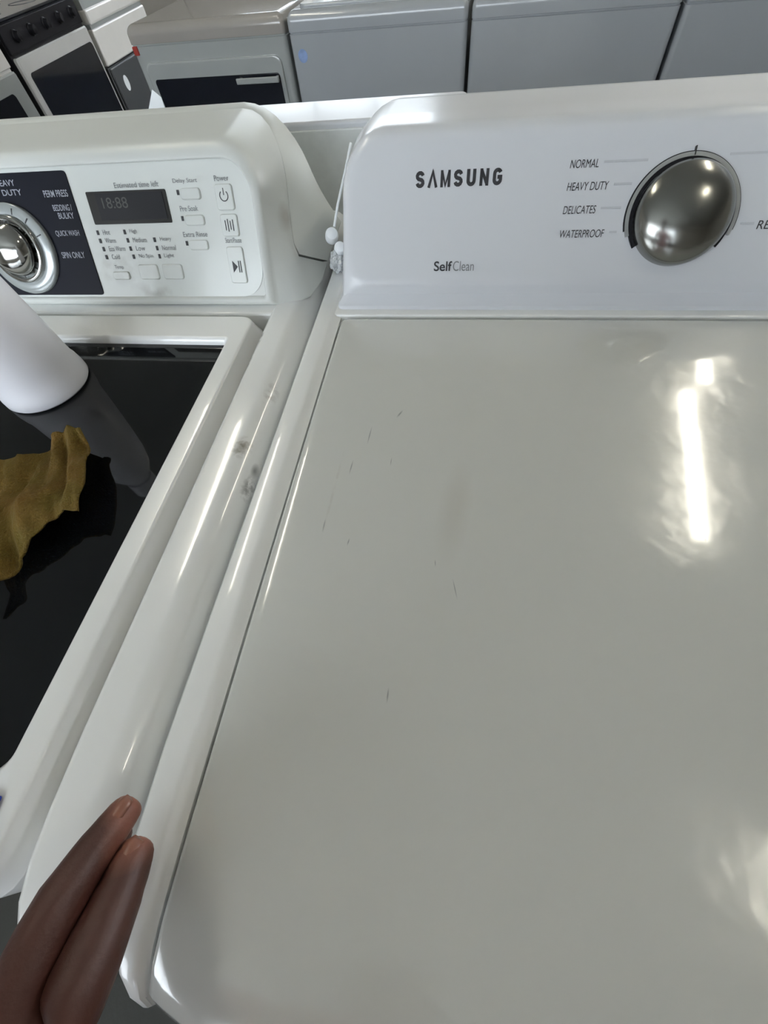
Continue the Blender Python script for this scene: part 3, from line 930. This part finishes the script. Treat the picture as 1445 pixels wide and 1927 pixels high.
bmesh.ops.create_icosphere(b, subdivisions=4, radius=1)
for v in b.verts:
    p = v.co.copy()
    s = 1 + 0.35 * noise.noise(p * 2.3) + 0.18 * noise.noise(p * 5.5)
    v.co = Vector((0.012 + p.x * 0.0085 * s, 0.076 + p.y * 0.014 * s, 0.0125 + p.z * 0.010 * s))
thing('plastic_film', b, m_bag, 'crumpled clear plastic film stuffed in the gap between consoles', 'plastic film', sharp=20)
b = bmesh.new()
pp = [(-0.3020, 0.345, 0.0705), (-0.2740, 0.347, 0.0705), (-0.2755, 0.352, 0.086), (-0.2835, 0.351, 0.094)]
loft(b, [[Vector(p) for p in pp], [Vector((p[0], p[1] + 0.0008, p[2])) for p in pp]])
thing('paper_scrap', b, m_paper, 'torn white paper scrap sticking up behind the left console', 'paper')


# ------------------------------------------------------------------ the row of machines across the aisle
YAW = -0.065
BO = Vector((0.1134, 1.895, 0))
BM = Matrix.Translation(BO) @ Matrix.Rotation(YAW, 4, 'Z')


def row_root(name, xa, label, cat):
    t = root(name, BM @ Vector((xa, 0.33, FLOOR)), label, cat, None)
    t['group'] = 'appliances in the row across the aisle'
    return t


def bl(bm):
    me = mesh_of(bm)
    me.transform(BM)
    return me


def back_machine(k, label, mbody, mtop, kind):
    xa = (k + 0.5) * 0.69
    a, c = xa - 0.339, xa + 0.339
    t = row_root('dryer' if kind == 'dryer' else 'washing_machine', xa, label, 'dryer' if kind == 'dryer' else 'washing machine')
    top = -0.055
    b = bmesh.new()
    L = [rrect(a, c, 0, 0.66, 0.018, FLOOR + 0.02), rrect(a, c, 0, 0.66, 0.018, top - 0.060), rrect(a + 0.002, c - 0.002, 0.003, 0.657, 0.018, top - 0.058), rrect(a + 0.002, c - 0.002, 0.003, 0.657, 0.018, top - 0.054)]
    loft(b, L)
    body = link('cabinet', bl(b), mbody, t)
    for x in (a + 0.05, c - 0.05):
        for y in (0.05, 0.6):
            b = bmesh.new()
            lathe(b, [(0.02, FLOOR), (0.02, FLOOR + 0.012), (0.012, FLOOR + 0.014), (0.012, FLOOR + 0.03)], Matrix.Translation((x, y, 0)), 12)
            link('foot', bl(b), m_black, t)
    b = bmesh.new()
    L = [rrect(a, c, -0.002, 0.66, 0.018, top - 0.053), rrect(a, c, -0.002, 0.66, 0.018, top - 0.030)]
    for q in range(1, 8):
        an = math.pi / 2 * q / 7
        i = 0.03 * (1 - math.cos(an))
        L.append(rrect(a + i, c - i, -0.002 + i, 0.66, max(0.018 - i * .5, .002), top - 0.030 + 0.030 * math.sin(an)))
    loft(b, L)
    link('top_panel', bl(b), mtop, t, sharp=50)
    if kind == 'washer':
        b = bmesh.new()
        rounded_slab(b, a + 0.045, c - 0.045, 0.030, 0.45, top - 0.001, top + 0.010, 0.03, 0.006)
        link('lid', bl(b), mtop, t, sharp=50)
    b = bmesh.new()
    L = []
    for (z, y0_, i) in ((top - 0.002, 0.49, 0), (top + 0.03, 0.50, 0.002), (top + 0.11, 0.545, 0.01), (top + 0.125, 0.56, 0.018)):
        L.append(rrect(a + 0.02 + i, c - 0.02 - i, y0_, 0.65, 0.02, z))
    loft(b, L)
    link('console', bl(b), mtop, t, sharp=50)
    return t, a, c


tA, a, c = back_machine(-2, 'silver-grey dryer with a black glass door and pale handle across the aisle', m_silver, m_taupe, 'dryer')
b = bmesh.new()
L = [[Vector((p.x, -0.012 * s_, p.y)) for p in rrect(a + 0.035 + i, c - 0.035 - i, -0.72 + i, -0.160 - i, 0.03, 0)] for (i, s_) in ((0, 0.0), (0.0, 0.7), (0.006, 1.0))]
loft(b, L)
dr = link('door', bl(b), m_silver, tA, sharp=30)
b = bmesh.new()
L = [[Vector((p.x, y_, p.y)) for p in rrect(a + 0.06, c - 0.05, -0.66, -0.208, 0.012, 0)] for y_ in (-0.011, -0.0145)]
loft(b, L)
link('door_glass', bl(b), m_glass_oven, dr, sharp=30)
b = bmesh.new()
box(b, c - 0.235, c - 0.050, -0.040, -0.028, -0.232, -0.214, 0.003)
for x in (c - 0.225, c - 0.065):
    box(b, x, x + 0.010, -0.029, -0.014, -0.230, -0.216)
link('handle', bl(b), m_silver, dr, sharp=30)

tB, a, c = back_machine(-1, 'pale washer with a round blue sticker on its front across the aisle', m_shaded_white, m_shaded_white, 'washer')
b = bmesh.new()
f = BM @ Matrix.Translation((-0.639, -0.0005, -0.170)) @ Matrix.Rotation(math.pi / 2, 4, 'X')
lathe(b, [(0.0, 0), (0.019, 0), (0.019, 0.0006), (0.0, 0.0006)], f, 32)
stk = thing('sticker', b, mat('blue_white_sticker', (0.25, 0.36, 0.62), 0.5, vary=0.55, vscale=45), 'small round blue and white sticker on the pale washer front', 'sticker')
back_machine(0, 'pale machine directly behind the SAMSUNG console, dark gaps on both sides', m_shaded_white, m_shaded_white, 'washer')
back_machine(1, 'pale machine at the right end of the row across the aisle', m_shaded_white, m_shaded_white, 'washer')

b = bmesh.new()
f = BM @ Matrix.Translation((-1.372, 0.008, -0.1))
box(b, -1.368, -1.345, -0.006, 0.012, -0.138, -0.112, 0.004)
for v in b.verts:
    v.co = BM @ v.co
thing('tag', b, m_red, 'small dark red tag at the corner of the silver-grey dryer top', 'tag')


# ------------------------------------------------------------------ the ranges along the left, facing right
XR = -2.20


def range_base(y0, y1, label, name='kitchen_range', cat='kitchen range'):
    t = root(name, (XR - 0.32, (y0 + y1) / 2, FLOOR), label, cat)
    t['group'] = 'kitchen ranges along the left wall'
    return t


def yz_slab(bm, y0, y1, z0, z1, r, x0, x1, rt=0.006):
    L = [[Vector((x0, p.x, p.y)) for p in rrect(y0, y1, z0, z1, r, 0)], [Vector((x1 - rt, p.x, p.y)) for p in rrect(y0, y1, z0, z1, r, 0)],
         [Vector((x1, p.x, p.y)) for p in rrect(y0 + rt, y1 - rt, z0 + rt, z1 - rt, max(r - rt, 0.001), 0)]]
    loft(bm, L)


def knobs(t, ys, z, material):
    for y in ys:
        b = bmesh.new()
        f = Matrix.Translation((XR + 0.012, y, z)) @ Matrix.Rotation(math.pi / 2, 4, 'Y')
        lathe(b, [(0.024, 0), (0.024, 0.006), (0.019, 0.010), (0.017, 0.030), (0.0, 0.032)], f, 24)
        link('knob', mesh_of(b), material, t)


def kitchen_range(y0, y1, label, body, top, frame_m, glass_m, dz0, dz1, win, knob_m, handle=True, xoff=0.0, ktop=-0.06):
    t = range_base(y0, y1, label)
    b = bmesh.new(); box(b, XR - 0.64, XR, y0, y1, FLOOR + 0.03, ktop - 0.012, 0.004)
    link('body', mesh_of(b), body, t)
    b = bmesh.new(); box(b, XR - 0.64, XR + 0.006, y0, y1, ktop - 0.012, ktop, 0.004)
    link('cooktop', mesh_of(b), top, t)
    b = bmesh.new(); box(b, XR - 0.66, XR - 0.58, y0 + 0.01, y1 - 0.01, ktop, ktop + 0.14, 0.015)
    link('backguard', mesh_of(b), top, t)
    for (dx, dy, r) in ((-0.18, 0.19, 0.09), (-0.18, 0.55, 0.075), (-0.43, 0.19, 0.075), (-0.43, 0.55, 0.09)):
        b = bmesh.new()
        arc_ring(b, Matrix.Translation((XR + dx, y0 + dy * (y1 - y0) / 0.74, ktop)), r - 0.004, r, 0, 360, 0.0012, 40)
        link('burner_ring', mesh_of(b), m_darkgrey, t)
    b = bmesh.new(); box(b, XR - 0.001, XR + 0.014, y0 + 0.004, y1 - 0.004, dz1 + 0.012, ktop - 0.016, 0.004)
    link('control_strip', mesh_of(b), body, t)
    b = bmesh.new(); yz_slab(b, y0 + 0.005, y1 - 0.005, dz0, dz1, 0.012, XR, XR + 0.022 + xoff)
    d = link('oven_door', mesh_of(b), frame_m, t)
    if win:
        b = bmesh.new(); yz_slab(b, *win, 0.02, XR + 0.015 + xoff, XR + 0.0245 + xoff, 0.001)
        link('door_glass', mesh_of(b), glass_m, d)
    if handle:
        b = bmesh.new()
        tube(b, [(XR + 0.05, y0 + 0.03, dz1 - 0.020), (XR + 0.05, y1 - 0.03, dz1 - 0.020)], 0.011, 14)
        for y in (y0 + 0.05, y1 - 0.05):
            tube(b, [(XR + 0.015, y, dz1 - 0.020), (XR + 0.05, y, dz1 - 0.020)], 0.008, 10)
        link('handle', mesh_of(b), m_ring, d)
    if knob_m:
        knobs(t, [y0 + 0.10 + 0.135 * i for i in range(5)], (dz1 + ktop) / 2, knob_m)
    b = bmesh.new(); yz_slab(b, y0 + 0.005, y1 - 0.005, FLOOR + 0.06, dz0 - 0.015, 0.01, XR, XR + 0.02)
    link('drawer', mesh_of(b), body, t)
    return t


kitchen_range(1.655, 2.385, 'pale range with a rounded black oven window, nearest on the left', m_rangew, m_glass_oven, m_silver, m_glass_oven, -0.78, -0.215,
              (1.74, 2.285, -0.66, -0.275), m_chrome, False)
kitchen_range(2.43, 3.150, 'black range with silver-edged glass door, middle of the left row', m_black, m_glass_oven, m_bright, m_glass_oven, -0.78, -0.185,
              (2.470, 3.125, -0.75, -0.245), m_black, False)
tE = range_base(3.215, 3.94, 'white range with a dark lower door and oval sticker, far end of the left row')
b = bmesh.new(); box(b, XR - 0.64, XR - 0.01, 3.215, 3.94, FLOOR + 0.03, -0.38, 0.004)
link('body', mesh_of(b), m_darkgrey, tE)
b = bmesh.new(); box(b, XR - 0.64, XR + 0.005, 3.215, 3.94, -0.375, -0.215, 0.010)
link('upper_panel', mesh_of(b), m_rangew, tE)
b = bmesh.new(); box(b, XR - 0.64, XR + 0.012, 3.220, 3.935, -0.198, -0.135, 0.012)
link('control_strip', mesh_of(b), m_rangew, tE)
b = bmesh.new(); box(b, XR - 0.63, XR - 0.004, 3.225, 3.93, -0.22, -0.06, 0.002)
link('cooktop_base', mesh_of(b), m_silver, tE)
b = bmesh.new(); box(b, XR - 0.64, XR - 0.03, 3.22, 3.935, -0.075, -0.055, 0.006)
link('cooktop', mesh_of(b), m_rangew, tE)
b = bmesh.new(); yz_slab(b, 3.225, 3.93, FLOOR + 0.08, -0.385, 0.01, XR - 0.012, XR + 0.004)
link('oven_door', mesh_of(b), m_darkgrey, tE)
b = bmesh.new()
f = Matrix.Translation((XR + 0.0045, 3.34, -0.475)) @ Matrix.Rotation(math.pi / 2, 4, 'Y') @ Matrix.Scale(1.35, 4, (1, 0, 0))
lathe(b, [(0.0, 0), (0.028, 0), (0.028, 0.0008), (0.0, 0.0008)], f, 32)
thing('sticker', b, m_paper, 'white oval sticker on the dark lower door of the far range', 'sticker')


# ------------------------------------------------------------------ ceiling lamps
def tube_lamp(p, q, label):
    p, q = Vector(p), Vector(q)
    mid = (p + q) / 2
    t = root('ceiling_lamp', mid, label, 'ceiling lamp', 'fluorescent lamps on the ceiling')
    d = (q - p).normalized(); s = Vector((-d.y, d.x, 0))
    b = bmesh.new()
    L = []
    for e in (p - d * 0.03, q + d * 0.03):
        L.append([e + s * 0.07 + Vector((0, 0, 0.05)), e - s * 0.07 + Vector((0, 0, 0.05)), e - s * 0.03 + Vector((0, 0, 0.0)), e + s * 0.03 + Vector((0, 0, 0.0))])
    loft(b, L)
    link('lamp_housing', mesh_of(b), m_tubew, t, smooth=False)
    for sgn in (-1, 1):
        b = bmesh.new()
        tube(b, [p + s * 0.026 * sgn + Vector((0, 0, -0.012)), q + s * 0.026 * sgn + Vector((0, 0, -0.012))], 0.019, 12)
        link('fluorescent_tube', mesh_of(b), m_tube, t)


ZL = CEIL - 0.051
tube_lamp((1.60, 0.94, ZL), (1.82, 2.21, ZL), 'long tube lamp on the ceiling ahead right, nearer one')
tube_lamp((1.98, 2.35, ZL), (2.08, 2.75, ZL), 'short tube lamp on the ceiling beyond the long one')
tube_lamp((1.57, -0.50, ZL), (1.53, -0.78, ZL), 'short tube lamp on the ceiling nearest the front window wall')
tube_lamp((-1.2, 0.4, ZL), (-1.35, 1.65, ZL), 'long tube lamp on the ceiling above the left washer')


# ------------------------------------------------------------------ the hand
def hand():
    """one skinned body: fingers, palm, wrist"""
    V = []; E = []; Rr = []
    def v(p, r, par=None):
        V.append(Vector(p)); Rr.append(r)
        if par is not None:
            E.append((par, len(V) - 1))
        return len(V) - 1
    wrist = v((0.020, -0.500, 0.055), 0.021)
    arm1 = v((0.000, -0.560, 0.050), 0.023, wrist)
    elbow = v((-0.085, -0.760, 0.055), 0.036, arm1)
    uarm = v((-0.090, -0.800, 0.200), 0.046, elbow)
    sh_l = v((-0.060, -0.835, 0.350), 0.040, uarm)
    chest = v((0.110, -0.850, 0.330), 0.120, sh_l)
    neck = v((0.110, -0.830, 0.470), 0.050, chest)
    chin = v((0.110, -0.790, 0.540), 0.060, neck)
    head = v((0.110, -0.790, 0.620), 0.085, chin)
    v((0.110, -0.800, 0.690), 0.060, head)
    waist = v((0.110, -0.900, 0.150), 0.105, chest)
    hips = v((0.110, -0.930, 0.000), 0.115, waist)
    sh_r = v((0.280, -0.850, 0.350), 0.040, chest)
    e_r = v((0.345, -0.900, 0.100), 0.040, sh_r)
    w_r = v((0.340, -0.840, -0.120), 0.026, e_r)
    p_r = v((0.338, -0.832, -0.170), 0.020, w_r)
    for (dx, dy, ln) in ((-0.004, 0.022, 0.070), (0.0, 0.007, 0.078), (0.002, -0.008, 0.072), (0.002, -0.023, 0.058)):
        f0 = v((0.338 + dx, -0.832 + dy, -0.205), 0.0100, p_r)
        f1 = v((0.336 + dx, -0.828 + dy, -0.205 - ln * 0.5), 0.0085, f0)
        v((0.328 + dx, -0.824 + dy, -0.205 - ln), 0.0065, f1)
    t0 = v((0.322, -0.800, -0.180), 0.0110, p_r)
    v((0.314, -0.786, -0.222), 0.0080, t0)
    for sx in (-1, 1):
        th = v((0.110 + sx * 0.090, -0.930, -0.120), 0.078, hips)
        kn_ = v((0.110 + sx * 0.100, -0.910, -0.470), 0.055, th)
        an_ = v((0.110 + sx * 0.105, -0.950, -0.870), 0.036, kn_)
        v((0.110 + sx * 0.115, -0.820, -0.915), 0.030, an_)
    palm = v((0.022, -0.474, 0.052), 0.018, wrist)
    def finger(base, pts, rs):
        i = base
        for p, r in zip(pts, rs):
            i = v(p, r, i)
    # index: upper, longest towards the gap
    finger(palm, [(0.0120, -0.4530, 0.0530), (0.0100, -0.4340, 0.0470), (0.0110, -0.4190, 0.0390), (0.0135, -0.4070, 0.0325), (0.0150, -0.3995, 0.0290)],
           [0.0118, 0.0100, 0.0084, 0.0074, 0.0060])
    # middle, ring and little finger stacked underneath, tips on the deck
    finger(palm, [(0.0170, -0.4560, 0.0400), (0.0120, -0.4390, 0.0320), (0.0075, -0.4260, 0.0240), (0.0050, -0.4160, 0.0165), (0.0045, -0.4120, 0.0130)],
           [0.0112, 0.0094, 0.0082, 0.0070, 0.0056])
    finger(palm, [(0.0120, -0.4630, 0.0310), (0.0060, -0.4480, 0.0230), (0.0040, -0.4350, 0.0150), (0.0070, -0.4260, 0.0105), (0.0090, -0.4220, 0.0085)],
           [0.0104, 0.0086, 0.0074, 0.0062, 0.0050])
    finger(palm, [(0.0110, -0.4750, 0.0260), (0.0050, -0.4620, 0.0180), (0.0040, -0.4520, 0.0125), (0.0065, -0.4460, 0.0095)],
           [0.0090, 0.0074, 0.0062, 0.0050])
    # thumb leaves the side of the palm and closes along the index
    finger(palm, [(0.0285, -0.4620, 0.0500), (0.0285, -0.4480, 0.0440), (0.0265, -0.4340, 0.0370), (0.0245, -0.4200, 0.0310), (0.0232, -0.4120, 0.0280)],
           [0.0138, 0.0122, 0.0102, 0.0086, 0.0062])
    me = bpy.data.meshes.new('hand')
    me.from_pydata(V, E, [])
    o = bpy.data.objects.new('hand_tmp', me)
    C.objects.link(o)
    sk = o.modifiers.new('s', 'SKIN')
    sk.use_smooth_shade = True
    sk.branch_smoothing = 0.6
    if not me.skin_vertices:
        me.attributes  # layer is made below when missing
    layer = me.skin_vertices[0] if me.skin_vertices else None
    if layer is None:
        bm = bmesh.new(); bm.from_mesh(me)
        bm.verts.layers.skin.verify()
        bm.to_mesh(me); bm.free()
        layer = me.skin_vertices[0]
    for i, r in enumerate(Rr):
        layer.data[i].radius = (r, r)
        layer.data[i].use_root = (i == 0)
    ss = o.modifiers.new('d', 'SUBSURF'); ss.levels = 2; ss.render_levels = 2
    dg = bpy.context.evaluated_depsgraph_get()
    res = bpy.data.meshes.new_from_object(o.evaluated_get(dg))
    bpy.data.objects.remove(o)
    def ell(cx, cy, z, rx, ry, n=28):
        return [Vector((cx + rx * math.cos(2 * math.pi * k / n), cy + ry * math.sin(2 * math.pi * k / n), z)) for k in range(n)]
    clothes = []
    bm = bmesh.new()
    loft(bm, [ell(0.11, cy, z, rx, ry) for (z, cy, rx, ry) in ((-0.130, -0.930, 0.170, 0.125), (-0.060, -0.930, 0.165, 0.122), (0.05, -0.918, 0.148, 0.110), (0.15, -0.900, 0.142, 0.108), (0.25, -0.872, 0.158, 0.118),
                                                             (0.33, -0.850, 0.172, 0.116), (0.38, -0.843, 0.170, 0.095), (0.41, -0.840, 0.135, 0.075), (0.43, -0.838, 0.085, 0.065), (0.445, -0.836, 0.062, 0.058))])
    tube(bm, [(-0.030, -0.840, 0.352), (-0.075, -0.832, 0.335), (-0.092, -0.815, 0.270), (-0.094, -0.800, 0.195)], [0.060, 0.066, 0.062, 0.060], 20)
    tube(bm, [(0.250, -0.845, 0.352), (0.296, -0.852, 0.335), (0.322, -0.872, 0.270), (0.338, -0.890, 0.180)], [0.060, 0.066, 0.060, 0.056], 20)
    clothes.append(('shirt', mesh_of(bm), m_shirt, 'dusty pink shirt'))
    bm = bmesh.new()
    loft(bm, [ell(0.11, cy, z, rx, ry) for (z, cy, rx, ry) in ((0.010, -0.925, 0.140, 0.105), (-0.08, -0.930, 0.158, 0.115), (-0.15, -0.930, 0.165, 0.115), (-0.20, -0.930, 0.150, 0.100))])
    for sx in (-1, 1):
        tube(bm, [(0.11 + sx * 0.080, -0.930, -0.13), (0.11 + sx * 0.088, -0.925, -0.28), (0.11 + sx * 0.098, -0.912, -0.48), (0.11 + sx * 0.102, -0.930, -0.70), (0.11 + sx * 0.105, -0.945, -0.895)],
             [0.084, 0.080, 0.064, 0.058, 0.054], 22)
    clothes.append(('trousers', mesh_of(bm), m_trousers, 'dark trousers'))
    for sx in (-1, 1):
        bm = bmesh.new()
        loft(bm, [[Vector((0.11 + sx * 0.112 + 0.042 * w_ * math.cos(t_), -0.945 + y_, FLOOR + h_ * (0.5 + 0.5 * math.sin(t_)))) for t_ in [2 * math.pi * k / 16 for k in range(16)]]
                  for (y_, w_, h_) in ((-0.045, 0.5, 0.05), (-0.03, 0.85, 0.085), (0.03, 0.85, 0.09), (0.09, 0.95, 0.06), (0.15, 1.0, 0.045), (0.185, 0.75, 0.035), (0.20, 0.3, 0.02))])
        clothes.append(('shoe', mesh_of(bm), m_trousers, 'dark shoe'))
    bm = bmesh.new()
    bmesh.ops.create_uvsphere(bm, u_segments=28, v_segments=18, radius=1)
    bmesh.ops.delete(bm, geom=[v for v in bm.verts if v.co.z < -0.35 or (v.co.y > 0.45 and v.co.z < 0.45)], context='VERTS')
    for v in bm.verts:
        v.co = Vector((0.11 + v.co.x * 0.080, -0.802 + v.co.y * 0.092, 0.640 + v.co.z * 0.080))
    clothes.append(('hair', mesh_of(bm), m_trousers, 'short black hair'))
    for sx in (-1, 1):
        bm = bmesh.new()
        bmesh.ops.create_uvsphere(bm, u_segments=16, v_segments=10, radius=1)
        for v_ in bm.verts:
            v_.co = Vector((0.11 + sx * 0.026 + v_.co.x * 0.012, -0.7195 + v_.co.y * 0.006, 0.618 + v_.co.z * 0.0055))
        clothes.append(('eye', mesh_of(bm), m_eye, 'dark brown eye'))
        bm = bmesh.new()
        bmesh.ops.create_uvsphere(bm, u_segments=16, v_segments=10, radius=1)
        for v_ in bm.verts:
            v_.co = Vector((0.11 + sx * 0.075 + v_.co.x * 0.008, -0.795 + v_.co.y * 0.016, 0.605 + v_.co.z * 0.028))
        clothes.append(('ear', mesh_of(bm), m_skin, 'ear'))
    bm = bmesh.new()
    bmesh.ops.create_uvsphere(bm, u_segments=16, v_segments=10, radius=1)
    for v_ in bm.verts:
        v_.co = Vector((0.11 + v_.co.x * 0.022, -0.728 + v_.co.y * 0.009, 0.562 + v_.co.z * 0.007))
    clothes.append(('mouth', mesh_of(bm), m_lips, 'closed lips'))
    bm = bmesh.new()
    loft(bm, [[Vector((0.11 + w_ * math.cos(t_), -0.722 + d_ * max(0.0, math.sin(t_)) - 0.01, z_)) for t_ in [math.pi * k / 10 for k in range(11)]] for (z_, w_, d_) in
              ((0.578, 0.008, 0.010), (0.583, 0.015, 0.024), (0.590, 0.014, 0.028), (0.605, 0.009, 0.020), (0.622, 0.006, 0.013))])
    clothes.append(('nose', mesh_of(bm), m_skin, 'nose'))
    for vv in res.vertices:           # nose, brow and eye sockets
        c_ = vv.co
        if c_.z > 0.52 and c_.y > -0.79:
            g1 = math.exp(-((c_.x - 0.11) / 0.011) ** 2 - ((c_.z - 0.600) / 0.016) ** 2)
            g2 = sum(math.exp(-((c_.x - 0.11 - q) / 0.012) ** 2 - ((c_.z - 0.622) / 0.010) ** 2) for q in (-0.028, 0.028))
            vv.co.y += 0.020 * g1 - 0.007 * g2
    for vv in res.vertices:           # faint knuckle creases and skin unevenness
        vv.co += vv.normal * 0.0005 * noise.noise(vv.co * 160)
    base = Vector((0.02, -0.50, 0.0))
    res.transform(Matrix.Translation(-base))
    p = link('person', res, m_skin, None, sharp=180)
    p.location = base
    p['label'] = "person's dark-skinned hand pressing fingertips into the gap between the washers"
    p['category'] = 'person'
    for (n0, rm, m_, lb_) in clothes:
        g_ = link(n0, rm, m_, p, sharp=180)
        g_['label'] = lb_
    # nails
    for (c0, t0, up, w_, l_) in (((0.0136, -0.4030, 0.0384), (0.10, 0.85, -0.42), (-0.15, 0.40, 0.90), 0.0040, 0.0056),
                                 ((0.0248, -0.4165, 0.0378), (-0.15, 0.88, -0.40), (0.10, 0.42, 0.88), 0.0046, 0.0064)):
        tt = Vector(t0).normalized(); nn = Vector(up); nn = (nn - nn.dot(tt) * tt).normalized(); ss_ = tt.cross(nn)
        bm = bmesh.new()
        L = []
        for i in range(9):
            q = -1 + 2 * i / 8
            row = []
            for j in range(7):
                s = -1 + 2 * j / 6
                wr = w_ * math.sqrt(max(0.05, 1 - max(0, abs(q) - 0.45) ** 2 / 0.32))
                row.append(Vector(c0) + tt * l_ * q * 1.0 + ss_ * wr * s - nn * (0.0022 * s * s + 0.0008 * q * q))
            L.append(row)
        loft(bm, L, False, False, closed=False)
        me_ = mesh_of(bm)
        n_ = link('fingernail', me_, m_nail, p, sharp=180)
        sm = n_.modifiers.new('t', 'SOLIDIFY'); sm.thickness = 0.0006
    return p


hand()
